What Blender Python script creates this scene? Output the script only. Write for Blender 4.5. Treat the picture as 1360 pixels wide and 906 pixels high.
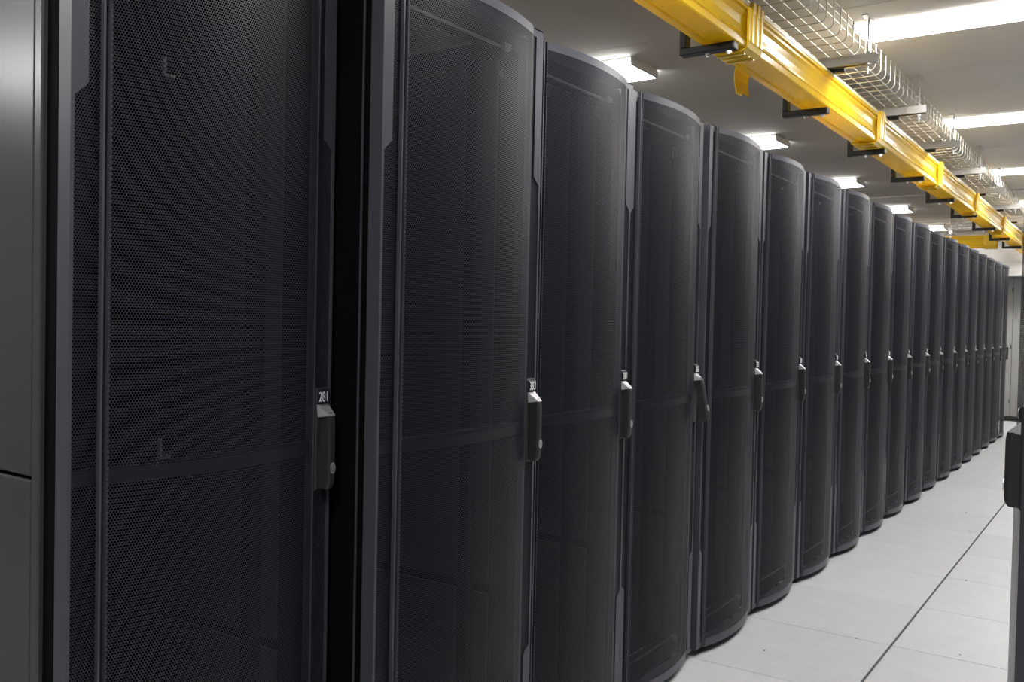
import bpy, math, random
from mathutils import Matrix, Vector

for o in list(bpy.data.objects):
    bpy.data.objects.remove(o)
S = bpy.context.scene
COL = S.collection
PI = math.pi
random.seed(7)

# ------------------------------------------------------------------ camera
cam_data = bpy.data.cameras.new('camera')
cam = bpy.data.objects.new('camera', cam_data)
COL.objects.link(cam)
S.camera = cam
cam_data.sensor_fit = 'HORIZONTAL'
cam_data.sensor_width = 36.0
cam_data.lens = 36.0 * 1214.83 / 1360.0
cam_data.clip_start = 0.05
cam_data.clip_end = 60
right = Vector((0.5671962, -0.8233012, 0.0215291))
up = Vector((0.0079459, 0.0316100, 0.9994687))
fwd = Vector((0.8235444, 0.5667238, -0.0244709))
m = Matrix(((right.x, up.x, -fwd.x, 0), (right.y, up.y, -fwd.y, 0), (right.z, up.z, -fwd.z, 0), (0, 0, 0, 1)))
cam.matrix_world = Matrix.Translation((-1.3568, -1.3175, 1.2393)) @ m

# ------------------------------------------------------------------ world, exposure
W = bpy.data.worlds.new('world')
S.world = W
W.use_nodes = True
W.node_tree.nodes['Background'].inputs['Color'].default_value = (0.5, 0.5, 0.52, 1)
W.node_tree.nodes['Background'].inputs['Strength'].default_value = 0.05
vs = S.view_settings
vs.view_transform = 'Standard'
vs.look = 'None'
vs.gamma = 1
vs.use_curve_mapping = False
vs.exposure = 0.12
LAMP = 29.0            # emission of the luminaire lenses

# ------------------------------------------------------------------ materials
def mat(name, col, rough=0.5, metal=0.0, spec=0.5, emit=None, estr=0.0):
    M = bpy.data.materials.new(name)
    M.use_nodes = True
    b = M.node_tree.nodes['Principled BSDF']
    b.inputs['Base Color'].default_value = (*col, 1)
    b.inputs['Roughness'].default_value = rough
    b.inputs['Metallic'].default_value = metal
    b.inputs['Specular IOR Level'].default_value = spec
    if emit:
        b.inputs['Emission Color'].default_value = (*emit, 1)
        b.inputs['Emission Strength'].default_value = estr
    return M

def N(M, kind, **kw):
    n = M.node_tree.nodes.new(kind)
    for k, v in kw.items():
        setattr(n, k, v)
    return n

def L(M, a, b):
    M.node_tree.links.new(a, b)

def math_node(M, op, a, b=None, c=None):
    n = N(M, 'ShaderNodeMath', operation=op)
    for i, v in enumerate((a, b, c)):
        if v is None:
            continue
        if isinstance(v, (int, float)):
            n.inputs[i].default_value = v
        else:
            L(M, v, n.inputs[i])
    return n.outputs[0]

def mottle(M, c1, c2, scale, detail=4, rough=0.6, per_object=0.0, lo=0.3, hi=0.7, bump=0.0, bscale=80):
    """object-space noise between two colours, a little different per piece"""
    b = M.node_tree.nodes['Principled BSDF']
    tc = N(M, 'ShaderNodeTexCoord')
    oi = N(M, 'ShaderNodeObjectInfo')
    add = N(M, 'ShaderNodeVectorMath', operation='ADD')
    L(M, tc.outputs['Object'], add.inputs[0])
    mul = N(M, 'ShaderNodeVectorMath', operation='SCALE')
    mul.inputs[0].default_value = (37.0, 11.0, 5.0)
    L(M, oi.outputs['Random'], mul.inputs['Scale'])
    L(M, mul.outputs[0], add.inputs[1])
    nz = N(M, 'ShaderNodeTexNoise')
    nz.inputs['Scale'].default_value = scale
    nz.inputs['Detail'].default_value = detail
    nz.inputs['Roughness'].default_value = rough
    L(M, add.outputs[0], nz.inputs['Vector'])
    r = N(M, 'ShaderNodeValToRGB')
    r.color_ramp.elements[0].position = lo
    r.color_ramp.elements[1].position = hi
    r.color_ramp.elements[0].color = (*c1, 1)
    r.color_ramp.elements[1].color = (*c2, 1)
    L(M, nz.outputs['Fac'], r.inputs['Fac'])
    out = r.outputs['Color']
    if per_object:
        hsv = N(M, 'ShaderNodeHueSaturation')
        v = math_node(M, 'MULTIPLY_ADD', oi.outputs['Random'], per_object, 1 - per_object / 2)
        L(M, v, hsv.inputs['Value'])
        L(M, out, hsv.inputs['Color'])
        out = hsv.outputs['Color']
    L(M, out, b.inputs['Base Color'])
    if bump:
        n2 = N(M, 'ShaderNodeTexNoise')
        n2.inputs['Scale'].default_value = bscale
        n2.inputs['Detail'].default_value = 3
        L(M, tc.outputs['Object'], n2.inputs['Vector'])
        bp = N(M, 'ShaderNodeBump')
        bp.inputs['Strength'].default_value = bump
        bp.inputs['Distance'].default_value = 0.002
        L(M, n2.outputs['Fac'], bp.inputs['Height'])
        L(M, bp.outputs['Normal'], b.inputs['Normal'])
    return M

def perforate(M, pitch=0.0052, radius=0.00185):
    """staggered round punch holes through the sheet, laid out in the sheet's own x and z"""
    nt = M.node_tree
    b = nt.nodes['Principled BSDF']
    outn = nt.nodes['Material Output']
    tc = N(M, 'ShaderNodeTexCoord')
    sx = N(M, 'ShaderNodeSeparateXYZ')
    L(M, tc.outputs['Object'], sx.inputs[0])
    u = math_node(M, 'DIVIDE', sx.outputs['X'], pitch)
    pz = pitch * math.sqrt(3)
    v = math_node(M, 'DIVIDE', sx.outputs['Z'], pz)
    ds = []
    for off in (0.0, 0.5):
        fu = math_node(M, 'FRACT', math_node(M, 'ADD', u, 100 + off))
        fv = math_node(M, 'FRACT', math_node(M, 'ADD', v, 100 + off))
        du = math_node(M, 'MULTIPLY', math_node(M, 'SUBTRACT', fu, 0.5), pitch)
        dv = math_node(M, 'MULTIPLY', math_node(M, 'SUBTRACT', fv, 0.5), pz)
        ds.append(math_node(M, 'ADD', math_node(M, 'MULTIPLY', du, du), math_node(M, 'MULTIPLY', dv, dv)))
    d = math_node(M, 'MINIMUM', ds[0], ds[1])
    hole = math_node(M, 'LESS_THAN', d, radius * radius)
    tr = N(M, 'ShaderNodeBsdfTransparent')
    mx = N(M, 'ShaderNodeMixShader')
    L(M, hole, mx.inputs[0])
    L(M, b.outputs[0], mx.inputs[1])
    L(M, tr.outputs[0], mx.inputs[2])
    L(M, mx.outputs[0], outn.inputs['Surface'])
    return M

M_ = {}
M_['paint'] = mat('black_powder_coat', (0.009, 0.009, 0.013), 0.34)
M_['mesh'] = perforate(mat('black_perforated_steel', (0.0245, 0.0245, 0.0345), 0.42, spec=0.33))
M_['side'] = mat('graphite_side_panel', (0.10, 0.10, 0.108), 0.25, metal=0.45)
M_['inside'] = mat('dark_cabinet_inside', (0.004, 0.004, 0.005), 0.9, spec=0.05)
M_['edge'] = mat('grey_door_edge', (0.066, 0.067, 0.084), 0.38, spec=0.4)
M_['divider'] = mat('dark_grey_divider', (0.030, 0.030, 0.031), 0.7, spec=0.1)
M_['clip'] = mat('grey_steel_clip', (0.11, 0.11, 0.115), 0.5)
M_['brace'] = mat('dull_brace_steel', (0.035, 0.035, 0.042), 0.5)
M_['plastic'] = mat('black_handle_plastic', (0.032, 0.032, 0.035), 0.42)
M_['silver'] = mat('silver_handle_collar', (0.62, 0.62, 0.66), 0.35, 0.6)
M_['white'] = mat('white_digit_paint', (0.85, 0.85, 0.87), 0.5)
M_['dial'] = mat('dial_black', (0.012, 0.012, 0.025), 0.4)
M_['tile'] = mottle(mat('grey_white_floor_tile', (0.6, 0.6, 0.6), 0.42, spec=0.35),
                    (0.545, 0.562, 0.585), (0.605, 0.618, 0.637), 9.0, 6, 0.7, per_object=0.07)
M_['joint'] = mat('floor_joint', (0.10, 0.095, 0.09), 0.8)
M_['ceil'] = mottle(mat('ceiling_panel', (0.5, 0.5, 0.5), 0.75, spec=0.2),
                    (0.78, 0.75, 0.71), (0.83, 0.80, 0.76), 1.6, 3, per_object=0.05)
M_['ceilgap'] = mat('ceiling_joint', (0.10, 0.095, 0.09), 0.9)
M_['wall'] = mottle(mat('painted_wall', (0.6, 0.6, 0.6), 0.7, spec=0.2), (0.70, 0.70, 0.70), (0.74, 0.74, 0.73), 2.0)
M_['wallgrey'] = mottle(mat('dark_grey_wall', (0.2, 0.2, 0.2), 0.7, spec=0.2), (0.16, 0.16, 0.17), (0.19, 0.19, 0.20), 2.0)
M_['door'] = mottle(mat('grey_beige_door', (0.5, 0.5, 0.48), 0.5), (0.31, 0.31, 0.30), (0.34, 0.34, 0.33), 2.5)
M_['trimdark'] = mat('dark_baseboard', (0.03, 0.03, 0.03), 0.6)
M_['trimwhite'] = mat('white_trim', (0.75, 0.73, 0.70), 0.5)
M_['yellow'] = mottle(mat('yellow_duct_plastic', (0.9, 0.55, 0.02), 0.28),
                      (0.95, 0.63, 0.010), (0.98, 0.68, 0.014), 3.0)
def see_through(M, col, fac):
    # thin moulded plastic lets some light through
    b = M.node_tree.nodes['Principled BSDF']
    t_ = N(M, 'ShaderNodeBsdfTranslucent')
    t_.inputs['Color'].default_value = (*col, 1)
    mx = N(M, 'ShaderNodeMixShader')
    mx.inputs[0].default_value = fac
    L(M, b.outputs[0], mx.inputs[1])
    L(M, t_.outputs[0], mx.inputs[2])
    L(M, mx.outputs[0], M.node_tree.nodes['Material Output'].inputs['Surface'])
see_through(M_['yellow'], (1.0, 0.80, 0.09), 0.45)
M_['yellow2'] = mat('yellow_coupler_plastic', (0.92, 0.60, 0.02), 0.32)
M_['lid'] = mat('pale_duct_lid', (0.93, 0.76, 0.42), 0.35)
M_['bracket'] = mat('black_bracket', (0.016, 0.016, 0.017), 0.5)
M_['zinc'] = mat('zinc_steel', (0.62, 0.62, 0.62), 0.34, 1.0)
M_['wire'] = mat('zinc_wire', (0.66, 0.63, 0.56), 0.38, 1.0)
M_['housing'] = mat('white_luminaire_steel', (0.8, 0.8, 0.8), 0.5)
M_['lens'] = mat('lit_diffuser', (0.9, 0.9, 0.9), 0.4, emit=(1.0, 0.985, 0.96), estr=LAMP)
M_['lensside'] = mat('lit_diffuser_side', (0.9, 0.9, 0.9), 0.4, emit=(1.0, 0.985, 0.96), estr=LAMP * 0.36)
M_['cap'] = mat('clear_end_cap', (0.75, 0.78, 0.85), 0.2)
M_['pit'] = mat('dark_screw_head', (0.06, 0.06, 0.06), 0.6)

# ------------------------------------------------------------------ mesh helpers
class MB:
    def __init__(s):
        s.v = []; s.f = []; s.sm = []
    def add(s, vs_, fs, smooth=False):
        o = len(s.v)
        s.v += [tuple(p) for p in vs_]
        for f in fs:
            s.f.append(tuple(i + o for i in f)); s.sm.append(smooth)
        return s
    def box(s, x0, x1, y0, y1, z0, z1):
        return s.add([(x0, y0, z0), (x1, y0, z0), (x1, y1, z0), (x0, y1, z0),
                      (x0, y0, z1), (x1, y0, z1), (x1, y1, z1), (x0, y1, z1)],
                     [(0, 3, 2, 1), (4, 5, 6, 7), (0, 1, 5, 4), (1, 2, 6, 5), (2, 3, 7, 6), (3, 0, 4, 7)])
    def cbox(s, x0, x1, y0, y1, z0, z1, c):
        """box with chamfered long edges on its front (low y) side and ends"""
        a = [(x0 + c, z0), (x1 - c, z0), (x1, z0 + c), (x1, z1 - c), (x1 - c, z1), (x0 + c, z1), (x0, z1 - c), (x0, z0 + c)]
        i = [(x0 + 2 * c, z0 + c), (x1 - 2 * c, z0 + c), (x1 - c, z0 + 2 * c), (x1 - c, z1 - 2 * c),
             (x1 - 2 * c, z1 - c), (x0 + 2 * c, z1 - c), (x0 + c, z1 - 2 * c), (x0 + c, z0 + 2 * c)]
        vs_ = [(p[0], y1, p[1]) for p in a] + [(p[0], y0 + c, p[1]) for p in a] + [(p[0], y0, p[1]) for p in i]
        fs = [tuple(range(7, -1, -1))[::-1]] + [tuple(range(16, 24))[::-1][::-1]]
        for k in range(8):
            n = (k + 1) % 8
            fs.append((k, n, 8 + n, 8 + k)); fs.append((8 + k, 8 + n, 16 + n, 16 + k))
        return s.add(vs_, fs)
    def prism(s, poly, axis, a, b, smooth=False):
        """poly of 2D points extruded along axis from a to b"""
        n = len(poly)
        def P(p, t):
            return {'x': (t, p[0], p[1]), 'y': (p[0], t, p[1]), 'z': (p[0], p[1], t)}[axis]
        s.add([P(p, a) for p in poly] + [P(p, b) for p in poly],
              [(k, (k + 1) % n, n + (k + 1) % n, n + k) for k in range(n)], smooth)
        s.add([P(p, a) for p in poly], [tuple(range(n))[::-1]])
        s.add([P(p, b) for p in poly], [tuple(range(n))])
        return s
    def strip(s, pts, z0, z1, smooth=True):
        """vertical ribbon following plan points (x, y)"""
        n = len(pts)
        return s.add([(p[0], p[1], z0) for p in pts] + [(p[0], p[1], z1) for p in pts],
                     [(k, k + 1, n + k + 1, n + k) for k in range(n - 1)], smooth)
    def tube(s, pts, r, seg=6, cap=True):
        pts = [Vector(p) for p in pts]
        o = len(s.v)
        ref = Vector((0, 0, 1))
        rings = []
        for i, p in enumerate(pts):
            t = (pts[min(i + 1, len(pts) - 1)] - pts[max(i - 1, 0)]).normalized()
            a = ref if abs(t.dot(ref)) < 0.9 else Vector((1, 0, 0))
            if i == 0:
                u = t.cross(a).normalized()
            else:
                u = (u - t * u.dot(t)).normalized()
            w = t.cross(u)
            rings.append([p + (u * math.cos(2 * PI * k / seg) + w * math.sin(2 * PI * k / seg)) * r for k in range(seg)])
        vs_ = [q for ring in rings for q in ring]
        fs = [(i * seg + k, i * seg + (k + 1) % seg, (i + 1) * seg + (k + 1) % seg, (i + 1) * seg + k)
              for i in range(len(pts) - 1) for k in range(seg)]
        s.add(vs_, fs, True)
        if cap:
            s.add(rings[0], [tuple(range(seg))[::-1]]); s.add(rings[-1], [tuple(range(seg))])
        return s
    def mesh(s, name):
        me = bpy.data.meshes.new(name)
        me.from_pydata(s.v, [], s.f)
        me.polygons.foreach_set('use_smooth', s.sm)
        me.update()
        return me
    def build(s, name, material, parent=None, bevel=0.0):
        o = bpy.data.objects.new(name, s.mesh(name))
        o.data.materials.append(material)
        COL.objects.link(o)
        if parent:
            o.parent = parent
        if bevel:
            b = o.modifiers.new('bevel', 'BEVEL')
            b.width = bevel; b.segments = 2; b.limit_method = 'ANGLE'
        return o

def tag(o, label=None, cat=None, group=None, kind=None):
    if label: o['label'] = label
    if cat: o['category'] = cat
    if group: o['group'] = group
    if kind: o['kind'] = kind
    return o

def empty(name, loc=(0, 0, 0), rz=0.0):
    o = bpy.data.objects.new(name, None)
    o.empty_display_size = 0.1
    o.location = loc
    o.rotation_euler = (0, 0, rz)
    COL.objects.link(o)
    return o

KIDS = {}
def kids(o):
    return [c for c in COL.objects if c.parent == o]

def copy_tree(o, table=None, parent=None):
    c = o.copy()
    COL.objects.link(c)
    if parent:
        c.parent = parent
    for ch in table.get(o.name, []):
        copy_tree(ch, table, c)
    return c

def child_table():
    t = {}
    for o in COL.objects:
        if o.parent:
            t.setdefault(o.parent.name, []).append(o)
    return t

def inst(src, parent, loc=(0, 0, 0)):
    c = src.copy()
    COL.objects.link(c)
    c.parent = parent
    c.location = loc
    return c

# ------------------------------------------------------------------ setting: floor
X0, X1, Y0, Y1, ZC = -5.4, 12.95, -3.9, 5.1, 2.58
floor = tag(MB().box(X0, X1, Y0, Y1, -0.12, -0.012).build('floor', M_['joint']), kind='structure')
g = 0.0022
tile_mb = MB()
c = 0.0015
a = 0.3 - g
tile_mb.add([(-a, -a, -0.02), (a, -a, -0.02), (a, a, -0.02), (-a, a, -0.02),
             (-a, -a, -c), (a, -a, -c), (a, a, -c), (-a, a, -c),
             (-a + c, -a + c, 0), (a - c, -a + c, 0), (a - c, a - c, 0), (-a + c, a - c, 0)],
            [(0, 1, 5, 4), (1, 2, 6, 5), (2, 3, 7, 6), (3, 0, 4, 7),
             (4, 5, 9, 8), (5, 6, 10, 9), (6, 7, 11, 10), (7, 4, 8, 11), (8, 9, 10, 11)])
YS = -0.552
first = None
for j in range(-5, 2):
    for i in range(-4, 22):
        x = 0.6 * i + 0.3 - 0.002
        gap = 0.0022 if j == 0 else 0.0
        y = YS + 0.6 * j + 0.3 + (gap if j == 0 else (-0.0022 if j == -1 else 0))
        if x + 0.3 > X1 or x - .3 < X0:
            continue
        if first is None:
            first = tile_mb.build('floor_tile', M_['tile'], floor)
            first.location = (x, y, 0)
        else:
            inst(first, floor, (x, y, 0))
mk = None
for x, y, r in ((2.039, -0.174, 0.005), (2.399, -0.422, 0.0035), (3.607, -0.643, 0.005), (2.457, -0.788, 0.003),
                (5.435, -0.381, 0.006), (4.82, -0.49, 0.004)):
    b = MB().prism([(r * math.cos(2 * PI * k / 10), r * math.sin(2 * PI * k / 10)) for k in range(10)], 'z', -0.004, 0.0012)
    s_ = b.build('screw_head', M_['pit'], floor)
    s_.location = (x, y, 0)

# ------------------------------------------------------------------ setting: walls, far doors
tag(MB().box(X0, X1, Y1, Y1 + 0.1, -0.12, ZC).build('wall_back', M_['wallgrey']), kind='structure')
tag(MB().box(X0, X1, Y0 - 0.1, Y0, -0.12, ZC).build('wall_front', M_['wallgrey']), kind='structure')
tag(MB().box(X0 - 0.1, X0, Y0, Y1, -0.12, ZC).build('wall_left', M_['wallgrey']), kind='structure')
tag(MB().box(X1 + 0.0, X1 + 0.1, Y0, Y1, -0.12, ZC).build('wall_right', M_['wall']), kind='structure')
# soffit above the far doors
sof = MB()
sof.box(X1 - 0.55, X1, Y0, Y1, 1.955, 2.17)
sof.box(X1 - 0.50, X1, Y0, Y1, 2.17, 2.35)
tag(sof.build('trim_1', M_['wall']), kind='structure')
door = tag(MB().box(X1 - 0.045, X1, -0.60, 1.60, 0.0, 1.955).build('door_1', M_['trimdark']), kind='structure')
for (ya, yb) in ((-0.59, 0.145), (0.15, 0.87), (0.875, 1.59)):
    MB().box(X1 - 0.06, X1 - 0.03, ya, yb, 0.045, 1.945).build('door_leaf', M_['door'], door)
for z in (1.78, 1.0, 0.25):
    MB().tube([(X1 - 0.062, 0.16, z - 0.03), (X1 - 0.062, 0.16, z + 0.03)], 0.005, 8).build('hinge', M_['bracket'], door)
tag(MB().box(X1 - 0.07, X1 - 0.06, Y0, -0.6, 0.0, 0.05).build('baseboard_right', M_['trimdark']), kind='structure')
MB().box(X1 - 0.075, X1 - 0.062, -0.59, 1.59, 0.0, 0.045).build('kick_plate', M_['trimdark'], door)

# ------------------------------------------------------------------ setting: ceiling
ceiling = tag(MB().box(X0, X1, Y0, Y1, ZC + 0.014, ZC + 0.1).build('ceiling', M_['ceilgap']), kind='structure')
PX, PY = 1.19, 9.0
pm = MB().box(-PX / 2 + 0.002, PX / 2 - 0.002, -PY / 2 + 0.001, PY / 2 - 0.001, 0, 0.02)
first = None
for i in range(-5, 11):
    for j in range(1):
        x = 0.26 + PX * (i + 0.5)
        y = Y0 + PY * (j + 0.5)
        if first is None:
            first = pm.build('ceiling_panel', M_['ceil'], ceiling)
            first.location = (x, y, ZC)
        else:
            inst(first, ceiling, (x, y, ZC))
tag(MB().box(8.60, 8.68, Y0, Y1, ZC - 0.012, ZC).build('trim_2', M_['trimwhite']), kind='structure')

# ------------------------------------------------------------------ luminaires
def make_light():
    t = empty('ceiling_light')
    h = 0.024
    MB().box(-0.150, 0.150, -0.604, 0.604, -0.006, 0.0).build('housing', M_['housing'], t)
    prof = [(-0.152, -0.0065), (-0.145, -h), (0.145, -h), (0.152, -0.0065)]
    df = MB().prism(prof, 'y', -0.60, 0.60).build('diffuser', M_['lens'], t)
    df.data.materials.append(M_['lensside'])
    for p in df.data.polygons:                  # the prismatic sides pass less light than the face
        if p.center.z > -h + 0.001:
            p.material_index = 1
    for s in (-1, 1):
        e = MB()
        ya, yb = (0.601, 0.612) if s > 0 else (-0.612, -0.601)
        e.prism([(-0.152, -0.0065), (-0.145, -h), (0.145, -h), (0.152, -0.0065)], 'y', ya, yb)
        e.build('end_cap', M_['cap'], t)
    return t

lt = make_light()
TB = child_table()
names = ['first', 'second', 'third', 'fourth', 'fifth', 'sixth', 'seventh', 'eighth', 'ninth', 'tenth', 'eleventh',
         'twelfth', 'thirteenth', 'fourteenth', 'fifteenth', 'sixteenth', 'seventeenth', 'eighteenth', 'nineteenth']
n = 0
for side in (0, 1, 2):
    vis = 0
    for k in (range(-2, 5) if side < 2 else range(-3, 2)):
        x = 2.95 + 2.21 * k + (0, 0.055, 1.15)[side]
        y = (1.455, -0.82, 3.76)[side]
        o = lt if n == 0 else copy_tree(lt, TB)
        n += 1
        o.location = (x, y, ZC)
        if side == 0:
            o.scale = (1, 1, 1.9)      # deeper surface-mounted fittings on this side
        else:
            o.scale = (0.92, 1, 0.5)
        if side == 2:  # added unseen row, set where the top of the side panel reflects it
            tag(o, 'added unseen ceiling light that puts sheen on the side panel, %s from the left' % names[k + 3], 'ceiling light', 'added unseen ceiling lights')
        elif k < 0:
            tag(o, 'lit fluorescent ceiling light out of view to the left, above %s' %
                (('the cabinets' if side == 0 else 'the aisle') + (', farther back' if k == -2 else ', nearer')), 'ceiling light',
                'luminaires behind the view')
        elif side == 0:
            tag(o, 'lit white ceiling light peeking over the rack tops, %s from the left' % names[vis], 'ceiling light',
                'ceiling lights behind the racks')
            vis += 1
        else:
            tag(o, 'long lit white ceiling light right of the wire basket tray, %s from the top' % names[vis], 'ceiling light',
                'ceiling lights over the aisle')
            vis += 1

# ------------------------------------------------------------------ server racks
RW, RH, RZ = 0.598, 1.963, 0.027
BX0, BX1 = 0.066, 0.538
def bulge(x, off=0.0):
    """plan curve of the door skin: small step then a shallow arc"""
    t = (x - BX0) / (BX1 - BX0)
    return -0.007 - 0.030 * (1 - (2 * t - 1) ** 2) + off
def arc(n=28, a=BX0, b=BX1, off=0.0):
    return [(a + (b - a) * k / n, bulge(a + (b - a) * k / n, off)) for k in range(n + 1)]

def make_rack():
    t = empty('server_rack')
    # cabinet
    fr = MB()
    for x in (0.006, RW - 0.046):
        for y in (0.045, 0.955):
            fr.box(x, x + 0.04, y, y + 0.045, 0.03, RH - 0.012)
        fr.box(x, x + 0.04, 0.09, 0.955, 0.03, 0.085)
        fr.box(x, x + 0.04, 0.09, 0.955, RH - 0.06, RH - 0.012)
        fr.box(x + 0.005, x + 0.035, 0.09, 0.955, 0.95, 0.985)
    for y in (0.045, 0.955):
        fr.box(0.046, RW - 0.046, y, y + 0.045, 0.03, 0.085)
        fr.box(0.046, RW - 0.046, y, y + 0.045, RH - 0.06, RH - 0.012)
    fr.build('cabinet_frame', M_['inside'], t)
    MB().box(0.002, RW - 0.002, 0.044, 1.0, RH - 0.012, RH).build('top_panel', M_['paint'], t)
    MB().box(0.004, RW - 0.004, 0.985, 1.0, 0.032, RH - 0.012).build('rear_panel', M_['inside'], t)
    MB().box(0.008, RW - 0.008, 0.092, 0.984, 0.0855, 0.0885).build('floor_panel', M_['inside'], t)
    # panel dividing this bay from the next (two pieces, one seam)
    MB().box(RW - 0.056, RW - 0.048, 0.10, 0.985, 0.09, 0.528).build('divider_panel', M_['divider'], t)
    MB().box(RW - 0.056, RW - 0.048, 0.10, 0.985, 0.552, RH - 0.07).build('divider_panel', M_['divider'], t)
    MB().box(RW - 0.0478, RW - 0.046, 0.10, 0.985, 0.50, 0.58).build('seam_backing', M_['inside'], t)
    for x in (0.062, RW - 0.092):
        for y in (0.14, 0.80):
            r = MB()
            r.box(x, x + 0.03, y, y + 0.003, 0.09, RH - 0.07)
            r.box(x, x + 0.003, y, y + 0.03, 0.09, RH - 0.07)
            r.build('mounting_rail', M_['inside'], t)
    for x in (0.035, RW - 0.035):
        for y in (0.08, 0.94):
            ft = MB()
            ft.prism([(0.022 * math.cos(PI * k / 4), 0.022 * math.sin(PI * k / 4)) for k in range(8)], 'z', 0, 0.008)
            ft.prism([(0.008 * math.cos(PI * k / 4), 0.008 * math.sin(PI * k / 4)) for k in range(8)], 'z', 0.008, 0.032)
            f = ft.build('levelling_foot', M_['paint'], t)
            f.location = (x, y, 0)
    # ---- door
    d = MB()
    T = 0.003
    for mir in (0, 1):
        fx = (lambda x: x) if not mir else (lambda x: RW - x)
        # flange sheet: narrow margin that widens to a tab at the top and the bottom, round the outer edge
        zb0, zb1, zt0, zt1 = 0.385, 0.405, 1.575, 1.597
        for poly in ([(0, RZ), (0.031, RZ), (0.031, zb0), (0.007, zb1), (0.0, zb1)],
                     [(0, zb1), (0.007, zb1), (0.007, zt0), (0, zt0)],
                     [(0, zt0), (0.007, zt0), (0.031, zt1), (0.031, RH), (0, RH)],
                     [(0.031, RZ), (0.055, RZ), (0.055, RZ + 0.02), (0.031, RZ + 0.02)],
                     [(0.031, RH - 0.02), (0.055, RH - 0.02), (0.055, RH), (0.031, RH)]):
            pp = [(fx(x), z) for x, z in poly]
            d.prism(pp if mir else pp, 'y', 0.0, T)
        # outer return
        xa, xb = sorted((fx(0.0), fx(0.003)))
        d.box(xa, xb, T, 0.034, RZ, RH)
        xa, xb = sorted((fx(0.003), fx(0.016)))
        d.box(xa, xb, 0.031, 0.034, RZ, RH)
        # rib beside the curved skin
        xa, xb = sorted((fx(0.0535), fx(0.0575)))
        d.box(xa, xb, -0.006, T, RZ, RH)
    # groove floors and the skin's solid edges
    d.box(0.0575, BX0, 0.006, 0.008, RZ, RH)
    d.box(BX1 - 0.005, RW - 0.0535, 0.006, 0.008, RZ, RH)
    d.box(BX0, BX0 + 0.004, bulge(BX0), 0.008, RZ, RH)
    d.box(BX1 - 0.004, BX1, bulge(BX1), 0.008, RZ, RH)
    # solid rims of the skin (top and bottom) with closing plates
    for (za, zb) in ((RH - 0.022, RH), (RZ, RZ + 0.03)):
        d.strip(arc(off=-0.0012), za, zb)
    for z, flip in ((RH, False), (RH - 0.022, True), (RZ, True)):
        pts = arc(off=-0.0012)
        n_ = len(pts)
        d.add([(p[0], p[1], z) for p in pts] + [(p[0], 0.03, z) for p in pts],
              [((k, k + 1, n_ + k + 1, n_ + k) if not flip else (n_ + k, n_ + k + 1, k + 1, k)) for k in range(n_ - 1)])
    # top and bottom return
    d.box(0.003, RW - 0.003, 0.0, 0.034, RH - 0.003, RH)
    d.box(0.003, RW - 0.003, 0.0, 0.034, RZ, RZ + 0.003)
    dr = d.build('door', M_['edge'], t)
    MB().strip(arc(), RZ + 0.028, RH - 0.02).build('curved_mesh_panel', M_['mesh'], dr)
    for xa, xb in ((0.006, 0.0545), (RW - 0.0545, RW - 0.006)):
        MB().strip([(xa, 0.0032), (xb, 0.0032)], RZ + 0.015, RH - 0.015).build('mesh_strip', M_['mesh'], dr)
    st = MB()
    pts = arc(off=0.004)
    st.strip(pts, 0.957, 0.981)
    st.box(BX0, BX1, 0.004, 0.020, 0.978, 0.981)
    st.box(0.008, BX0, 0.008, 0.012, 0.957, 0.981)
    st.box(BX1, RW - 0.008, 0.008, 0.012, 0.957, 0.981)
    st.build('stiffener_bar', M_['paint'], dr)
    for z in (RH - 0.085, RZ + 0.10):
        b = MB()
        b.box(BX0 + 0.006, 0.43, 0.0, 0.004, z, z + 0.006)
        b.box(0.415, 0.44, -0.010, 0.003, z - 0.003, z + 0.012)
        b.build('corner_brace', M_['brace'], dr)
    # ---- swing handle on the right flange
    hx = 0.567
    MB().cbox(hx - 0.019, hx + 0.019, -0.007, 0.004, 0.880, 1.090, 0.003).build('handle_plate', M_['plastic'], dr)
    dial = MB()
    for k in (-1, 0, 1):
        xc = hx + k * 0.0105
        pr = [(-0.007 - 0.006 * math.cos(q), 1.072 + 0.0135 * math.sin(q)) for q in [PI * (-0.5 + i / 8) for i in range(9)]]
        dial.prism(pr, 'x', xc - 0.0046, xc + 0.0046)
    dial.build('combination_dial', M_['dial'], dr)
    col = MB()
    col.add([(hx - 0.017, -0.007, 1.056), (hx + 0.017, -0.007, 1.056), (hx + 0.013, -0.032, 1.034), (hx - 0.004, -0.032, 1.034),
             (hx - 0.014, -0.007, 1.030), (hx + 0.014, -0.007, 1.030)],
            [(0, 3, 2, 1), (3, 4, 5, 2), (0, 4, 3), (1, 2, 5), (0, 1, 5, 4)])
    col.build('handle_collar', M_['silver'], dr)
    hd = MB()
    sec = [(hx - 0.005, -0.006), (hx - 0.005, -0.028), (hx - 0.002, -0.034), (hx + 0.010, -0.034), (hx + 0.014, -0.026), (hx + 0.014, -0.006)]
    n_ = len(sec)
    levels = [(0.884, 0.72), (0.894, 0.95), (0.91, 1.0), (1.018, 1.0), (1.032, 0.93), (1.040, 0.70)]
    vs_ = []
    for z, sc in levels:
        vs_ += [(hx + (x - hx) * (0.75 + 0.25 * sc), -0.006 + (y + 0.006) * sc, z) for x, y in sec]
    fs = [(i * n_ + k, i * n_ + (k + 1) % n_, (i + 1) * n_ + (k + 1) % n_, (i + 1) * n_ + k) for i in range(len(levels) - 1) for k in range(n_)]
    hd.add(vs_, fs, False)
    hd.add(vs_[:n_], [tuple(range(n_))[::-1]]); hd.add(vs_[-n_:], [tuple(range(n_))])
    h = hd.build('swing_handle', M_['plastic'], dr)
    lk = MB()
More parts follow.
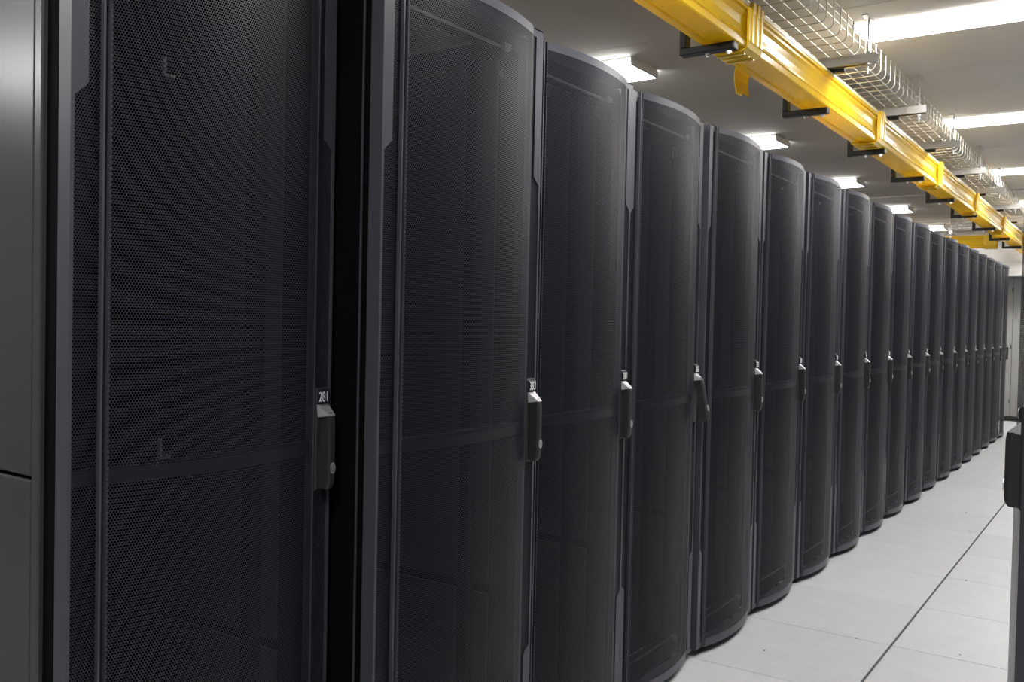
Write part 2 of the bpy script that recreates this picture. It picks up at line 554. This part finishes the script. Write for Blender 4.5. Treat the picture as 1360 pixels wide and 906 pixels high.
    ring = [(hx + 0.004 + 0.0065 * math.cos(2 * PI * k / 14), 0.927 + 0.0115 * math.sin(2 * PI * k / 14)) for k in range(14)]
    rin = [(hx + 0.004 + 0.0042 * math.cos(2 * PI * k / 14), 0.927 + 0.008 * math.sin(2 * PI * k / 14)) for k in range(14)]
    lk.add([(p[0], -0.034, p[1]) for p in ring] + [(p[0], -0.0365, p[1]) for p in ring] + [(p[0], -0.0365, p[1]) for p in rin] + [(p[0], -0.0345, p[1]) for p in rin],
           [(r * 14 + k, r * 14 + (k + 1) % 14, (r + 1) * 14 + (k + 1) % 14, (r + 1) * 14 + k) for r in range(3) for k in range(14)])
    lk.box(hx + 0.0030, hx + 0.0050, -0.0368, -0.034, 0.921, 0.933)
    lk.build('lock_cylinder', M_['silver'], dr)
    return t

def digits_mesh(txt):
    cu = bpy.data.curves.new('digits', 'FONT')
    cu.body = txt
    cu.size = 0.029
    cu.align_x = 'CENTER'
    cu.space_character = 1.0
    cu.extrude = 0.0004
    o = bpy.data.objects.new('digits', cu)
    COL.objects.link(o)
    dg = bpy.context.evaluated_depsgraph_get()
    me = bpy.data.meshes.new_from_object(o.evaluated_get(dg))
    bpy.data.objects.remove(o)
    # stand the flat text up in the door plane
    for v in me.vertices:
        x, y, z = v.co
        v.co = (x * 0.66, -0.0134 - z, y)
    me.update()
    me.name = 'dial_digits'
    me.materials.clear()
    me.materials.append(M_['white'])
    return me

def find(parent, table, stem):
    for c_ in table.get(parent.name, []):
        if c_.name.split('.')[0] == stem:
            return c_

rack = make_rack()
TB = child_table()
door0 = find(rack, TB, 'door')
dg_mesh = {t_: digits_mesh(t_) for t_ in ('281', '383', '387')}
dgo = bpy.data.objects.new('dial_digits', dg_mesh['383'])
COL.objects.link(dgo)
dgo.parent = door0
dgo.location = (0.5635, 0, 1.0620)
TB = child_table()

racks = []
NR = 19
offs = {0: 0.065, 1: -0.040, 2: -0.012, 3: 0.010, 4: 0.0, 5: 0.004, 6: 0.0}
for i in range(NR):
    o = rack if i == 0 else copy_tree(rack, TB)
    y = offs.get(i, random.choice((-0.004, 0.0, 0.004)))
    x = 0.6 * (i - 1) + 0.001
    if i == 0:
        x = -0.572
        o.scale = (0.945, 1, 1)
        lab = 'nearest black server rack at left with bare grey side panel and dial reading 281'
    elif i == 1:
        x = 0.009
        y = -0.051
        o.scale = (0.979, 1, 1)
        lab = 'second black server rack from the left, its door standing forward of the others'
    elif i == 2:
        lab = 'third black server rack from the left in the long row, beside the forward one'
    elif i == 3:
        lab = 'fourth black server rack from the left, its handle swung slightly out'
    elif i == NR - 1:
        lab = 'last black server rack at the far end of the row before the grey doors'
    else:
        lab = 'black server rack with curved mesh door, %s from the left in the row' % names[i]
    o.location = (x, y, 0)
    tag(o, lab, 'server rack', 'server racks in the long row')
    racks.append(o)
TB = child_table()
def sub(rk, *path):
    o = rk
    for p in path:
        o = find(o, TB, p)
    return o
sub(racks[0], 'door', 'dial_digits').data = dg_mesh['281']
sub(racks[2], 'door', 'dial_digits').data = dg_mesh['387']
h3 = sub(racks[3], 'door', 'swing_handle')
Rm = Matrix.Translation((0, -0.008, 1.035)) @ Matrix.Rotation(math.radians(-11), 4, 'X') @ Matrix.Translation((0, 0.008, -1.035))
h3.matrix_basis = Rm
sub(racks[3], 'door', 'lock_cylinder').matrix_basis = Rm
for z in (0.984, 1.640):                    # small steel clips on the inner face of the door
    cl = MB()
    cl.box(0.176, 0.182, 0.004, 0.010, z, z + 0.034)
    cl.box(0.182, 0.200, 0.004, 0.010, z, z + 0.006)
    cl.build('steel_clip', M_['clip'], sub(racks[0], 'door'))
# side panels at the two open ends of the row
def side_panels(rk, x, sgn):
    xa, xb = (x, x + 0.012) if sgn > 0 else (x - 0.012, x)
    MB().box(xa, xb, 0.105, 0.985, 0.06, 0.958).build('side_panel', M_['side'], rk, bevel=0.003)
    MB().box(xa, xb, 0.105, 0.985, 0.964, RH - 0.014).build('side_panel', M_['side'], rk, bevel=0.003)
    xa, xb = (x - 0.002, x + 0.012) if sgn > 0 else (x - 0.012, x + 0.002)
    MB().box(xa, xb, 0.078, 0.101, 0.04, RH - 0.014).build('corner_post', M_['side'], rk, bevel=0.003)
side_panels(racks[0], 0.004 - 0.006, 1)
side_panels(racks[-1], RW - 0.001, -1)
# second cabinet's exposed left flank
MB().box(0.002, 0.006, 0.05, 0.985, 0.06, RH - 0.014).build('side_panel', M_['inside'], racks[1])
MB().box(-0.001, 0.004, 0.052, 0.056, 0.06, RH - 0.014).build('edge_strip', M_['edge'], racks[1])

# the row across the aisle (only the first one's door edge reaches the picture)
for k in range(1):
    o = copy_tree(racks[4], TB)
    o.rotation_euler = (0, 0, PI)
    o.location = (0.66 + 0.6 * (k + 1), -1.133, 0)
    if k == 0:
        tag(o, 'black server rack door edge with handle at the right picture edge, opposite the row', 'server rack',
            'server racks across the aisle')
    else:
        tag(o, 'black server rack across the aisle, hidden behind the one at the right edge', 'server rack',
            'hidden server racks across the aisle')

# ------------------------------------------------------------------ overhead: strut supports
strut_x = [0.56, 1.69, 2.82, 3.93, 5.01, 6.18, 7.29, 8.50, 9.66, 10.8]
ZT = 2.425                 # underside of the wire basket
SX0, SX1 = -0.335, 0.145   # strut reach in y
def make_strut():
    t = empty('support_strut')
    s_ = MB()
    w, h = 0.0205, 0.041
    s_.box(-w, w, SX0, SX1, -0.0025, 0)
    s_.box(-w, -w + 0.0025, SX0, SX1, -h, -0.0025)
    s_.box(w - 0.0025, w, SX0, SX1, -h, -0.0025)
    s_.box(-w, -w + 0.009, SX0, SX1, -h, -h + 0.0025)
    s_.box(w - 0.009, w, SX0, SX1, -h, -h + 0.0025)
    s_.build('strut_channel', M_['zinc'], t)
    for y in (-0.295, 0.11):
        r = MB().tube([(0, y, -0.085), (0, y, ZC - ZT + 0.001)], 0.0048, 8)
        ro = r.build('threaded_rod', M_['zinc'], t)
        hexa = [(0.011 * math.cos(PI * k / 3), y + 0.011 * math.sin(PI * k / 3)) for k in range(6)]
        MB().prism(hexa, 'z', 0.0, 0.012).build('hex_nut', M_['zinc'], ro)
        MB().prism(hexa, 'z', -h - 0.012, -h).build('hex_nut', M_['zinc'], ro)
        an = MB()
        an.box(-0.075, 0.075, y - 0.012, y + 0.012, ZC - ZT - 0.006, ZC - ZT)
        an.build('ceiling_anchor', M_['zinc'], t)
    return t
st0 = make_strut()
TBs = child_table()
for k, x in enumerate(strut_x):
    o = st0 if k == 0 else copy_tree(st0, TBs)
    o.location = (x, 0, ZT)
    w_ = 'out of view above the nearest racks' if k == 0 else ('at the top edge behind the yellow duct' if k == 1 else
         'under the wire basket, %s from the top' % names[k - 2])
    tag(o, 'zinc strut on threaded rods %s' % w_, 'strut', 'struts under the wire basket tray')

# ------------------------------------------------------------------ wire basket trays
def basket(xa, xb, ya, yb, z, h=0.115, r=0.028):
    prof = [(ya, z + h)]
    for k in range(5):
        q = PI + PI / 2 * k / 4
        prof.append((ya + r + r * math.cos(q), z + r + r * math.sin(q)))
    for k in range(5):
        q = 1.5 * PI + PI / 2 * k / 4
        prof.append((yb - r + r * math.cos(q), z + r + r * math.sin(q)))
    prof.append((yb, z + h))
    cross, long_ = MB(), MB()
    n_ = int((xb - xa) / 0.1)
    for k in range(n_ + 1):
        x = xa + 0.1 * k
        cross.tube([(x, p[0], p[1]) for p in prof], 0.0027, 5, False)
    w = 0.005
    ys_ = [(ya + w, z + h), (ya + w, z + h * 0.70), (ya + w, z + h * 0.40), (yb - w, z + h), (yb - w, z + h * 0.70), (yb - w, z + h * 0.40)]
    nn = max(2, int(round((yb - ya - 2 * r) / 0.05)))
    ys_ += [(ya + r + (yb - ya - 2 * r) * k / nn, z + w) for k in range(nn + 1)]
    for y, zz in ys_:
        long_.tube([(xa, y, zz), (xb, y, zz)], 0.0027, 5)
    return cross, long_
t = tag(empty('wire_basket_tray', (0, 0, 0)), 'long zinc wire basket tray above the yellow duct, running down the aisle', 'cable tray')
cr, lo = basket(-2.0, 12.3, -0.262, 0.055, ZT + 0.003)
tag(cr.build('cross_wires', M_['wire'], t), kind='stuff')
tag(lo.build('length_wires', M_['wire'], t), kind='stuff')
t2 = tag(empty('wire_basket_tray', (10.95, 0, 0)), 'zinc wire basket tray crossing over the far racks, seen side on', 'cable tray')
cr, lo = basket(-2.9, -0.40, -0.16, 0.16, 2.415)
for b, nm in ((cr, 'cross_wires'), (lo, 'length_wires')):
    b.v = [(p[1], -p[0], p[2]) for p in b.v]
    tag(b.build(nm, M_['wire'], t2), kind='stuff')
for y in (0.62, 1.8, 2.7):
    rr = MB()
    for x in (-0.19, 0.19):
        rr.tube([(x, y, 2.30), (x, y, ZC + 0.001)], 0.006, 8)
    rr.box(-0.21, 0.21, y - 0.02, y + 0.02, 2.375, 2.414)
    rr.build('tray_hanger', M_['zinc'], t2)

# ------------------------------------------------------------------ yellow cable duct
DY0, DY1, DZ0, DZ1 = -0.137, -0.012, 2.212, 2.362
def duct_profile(ya, yb, za, zb):
    """closed outline of the trough (y, z): ribbed foot, hollow cheek, double lip"""
    def cheek(s, y):
        return [(y + s * 0.004, za), (y - s * 0.000, za + 0.004), (y - s * 0.000, za + 0.020), (y + s * 0.005, za + 0.024),
                (y + s * 0.005, za + 0.030), (y + s * 0.001, za + 0.034), (y + s * 0.007, za + 0.048), (y + s * 0.009, za + 0.075),
                (y + s * 0.007, za + 0.102), (y + s * 0.001, za + 0.116), (y + s * 0.001, za + 0.122), (y + s * 0.005, za + 0.125),
                (y + s * 0.005, za + 0.130), (y - s * 0.003, za + 0.134), (y - s * 0.003, zb - 0.006), (y + s * 0.002, zb)]
    near = cheek(1, ya)
    far = cheek(-1, yb)
    # foot: two rails with a shallow recess between them
    foot = [(yb - 0.030, za), (yb - 0.034, za + 0.006), (ya + 0.034, za + 0.006), (ya + 0.030, za)]
    return near + far[::-1] + foot
def duct(parent, xa, xb, prof):
    return MB().prism(prof, 'x', xa, xb).build('duct_section', M_['yellow'], parent)
def coupler(parent, x, ya, yb, za, zb, name='coupler', flip=None):
    """ribbed yellow collar that wraps foot and cheeks, with two latch prongs above the lip"""
    t_ = 0.012
    out = [(ya - t_, zb - 0.012), (ya - t_, za + 0.025), (ya - t_ + 0.006, za), (ya + 0.012, za - t_), (yb - 0.012, za - t_),
           (yb + t_ - 0.006, za), (yb + t_, za + 0.025), (yb + t_, zb - 0.012)]
    inn = [(yb + 0.003, zb - 0.012), (yb + 0.003, za - 0.001), (ya - 0.003, za - 0.001), (ya - 0.003, zb - 0.012)]
    b = MB()
    W_ = 0.07
    n1, n2 = len(out), len(inn)
    mid = len(out) + len(inn)
    poly = out + inn
    b.add([(x - W_, p[0], p[1]) for p in poly] + [(x + W_, p[0], p[1]) for p in poly],
          [(k, (k + 1) % mid, mid + (k + 1) % mid, mid + k) for k in range(mid)])
    for xx, fl in ((x - W_, 1), (x + W_, 0)):
        # end faces as quads between outer and inner outline
        q = [(xx, p[0], p[1]) for p in poly]
        fs = [(0, 1, 10, 11), (1, 2, 10), (2, 3, 10), (3, 4, 9, 10), (4, 5, 9), (5, 6, 9), (6, 7, 8, 9)]
        b.add(q, [f[::-1] for f in fs] if fl else fs)
    for k in range(-1, 2):          # raised ribs across foot and cheeks
        xx = x + k * 0.045
        b.box(xx - 0.006, xx + 0.006, ya + 0.012, yb - 0.012, za - t_ - 0.005, za - t_)
        b.box(xx - 0.006, xx + 0.006, ya - t_ - 0.005, ya - t_, za + 0.02, zb - 0.02)
    for dx in (-0.035, 0.010, 0.045):    # latch prongs
        b.box(x + dx - 0.012, x + dx + 0.012, ya - t_ - 0.006, ya - 0.002, zb - 0.03, zb + 0.018 - abs(dx) * 0.2)
        b.box(x + dx - 0.012, x + dx + 0.012, yb + 0.002, yb + t_ + 0.006, zb - 0.03, zb + 0.018 - abs(dx) * 0.2)
    return b
D = tag(empty('cable_duct', (0, 0, 0)), 'long bright yellow cable duct hung over the rack fronts', 'cable duct')
prof = duct_profile(DY0, DY1, DZ0, DZ1)
cx = [0.10, 1.84, 3.76, 5.50, 7.19, 9.03, 10.91]
ends = [-1.9] + cx + [12.3]
for k in range(len(ends) - 1):
    MB().prism(prof, 'x', ends[k] + 0.002, ends[k + 1] - 0.002).build('duct_section', M_['yellow'], D)
    lidp = [(DY0 - 0.004, DZ1 - 0.004), (DY0 - 0.004, DZ1 + 0.008), (DY0 + 0.02, DZ1 + 0.016), (DY1 - 0.02, DZ1 + 0.016), (DY1 + 0.004, DZ1 + 0.008), (DY1 + 0.004, DZ1 - 0.004)]
    MB().prism(lidp, 'x', ends[k] + 0.06, ends[k + 1] - 0.06).build('duct_lid', M_['lid'], D)
for x in cx:
    coupler(D, x, DY0, DY1, DZ0, DZ1).build('coupler', M_['yellow2'], D)
# loose latch strap that curls down on the far side by the first coupler in view
sp = MB()
path = [(0.030, 2.27), (0.040, 2.245), (0.043, 2.215), (0.040, 2.185), (0.034, 2.165)]
for k in range(len(path) - 1):
    (y0_, z0_), (y1_, z1_) = path[k], path[k + 1]
    sp.add([(2.135, y0_, z0_), (2.285, y0_, z0_), (2.285, y1_, z1_), (2.135, y1_, z1_),
            (2.135, y0_ + 0.004, z0_), (2.285, y0_ + 0.004, z0_), (2.285, y1_ + 0.004, z1_), (2.135, y1_ + 0.004, z1_)],
           [(0, 1, 2, 3), (7, 6, 5, 4), (0, 3, 7, 4), (1, 5, 6, 2)])
sp.box(2.135, 2.285, 0.0, 0.034, 2.268, 2.274)
sp.box(2.135, 2.20, 0.034, 0.038, 2.150, 2.166)
sp.build('latch_strap', M_['yellow2'], D)

D2 = tag(empty('cable_duct', (10.95, 0, 0)), 'short yellow cable duct crossing over the far racks below the wire tray', 'cable duct')
p2 = duct_profile(-0.065, 0.065, 2.212, 2.362)
for nm, b, mt in (('duct_section', MB().prism(p2, 'x', -2.95, -0.215), 'yellow'),
                  ('duct_lid', MB().prism([(-0.068, 2.358), (-0.068, 2.37), (0.068, 2.37), (0.068, 2.358)], 'x', -2.95, -0.23), 'lid'),
                  ('coupler', coupler(None, -0.21, -0.065, 0.065, 2.212, 2.362), 'yellow2')):
    b.v = [(p[1], -p[0], p[2]) for p in b.v]
    b.build(nm, M_[mt], D2)

# black brackets that carry the duct from the struts
def make_bracket():
    t = empty('duct_bracket')
    b = MB()
    w = 0.021
    yu = 0.045
    b.box(-w, w, DY0 + 0.004, yu + 0.026, -0.026, 0.0)             # arm below the duct
    b.box(-w, w, yu, yu + 0.026, 0.0, ZT - 0.041 - DZ0)           # upright behind the duct
    b.build('bracket_arm', M_['bracket'], t, bevel=0.004)
    tp = MB()
    tp.box(0.0208, 0.045, -0.12, -0.10, ZT - 0.055 - DZ0, ZT - DZ0 - 0.03)
    tp.box(0.0215, 0.045, -0.19, -0.12, ZT - 0.055 - DZ0, ZT - DZ0 - 0.001)
    tp.build('strut_clamp', M_['bracket'], t)
    for y in (DY0 + 0.03, -0.03):
        bo = MB()
        bo.tube([(0, y, -0.040), (0, y, -0.026)], 0.006, 8)
        bo.prism([(0.010 * math.cos(PI * k / 3), y + 0.010 * math.sin(PI * k / 3)) for k in range(6)], 'z', -0.034, -0.026)
        bo.build('bolt', M_['zinc'], t)
    return t
br0 = make_bracket()
TBb = child_table()
for k, x in enumerate(strut_x):
    o = br0 if k == 0 else copy_tree(br0, TBb)
    o.location = (x, 0, DZ0)
    w_ = 'out of view above the nearest racks' if k == 0 else '%s in view from the top left' % names[k - 1]
    tag(o, 'black hook bracket carrying the yellow duct, %s' % w_, 'bracket', 'black brackets under the yellow duct')
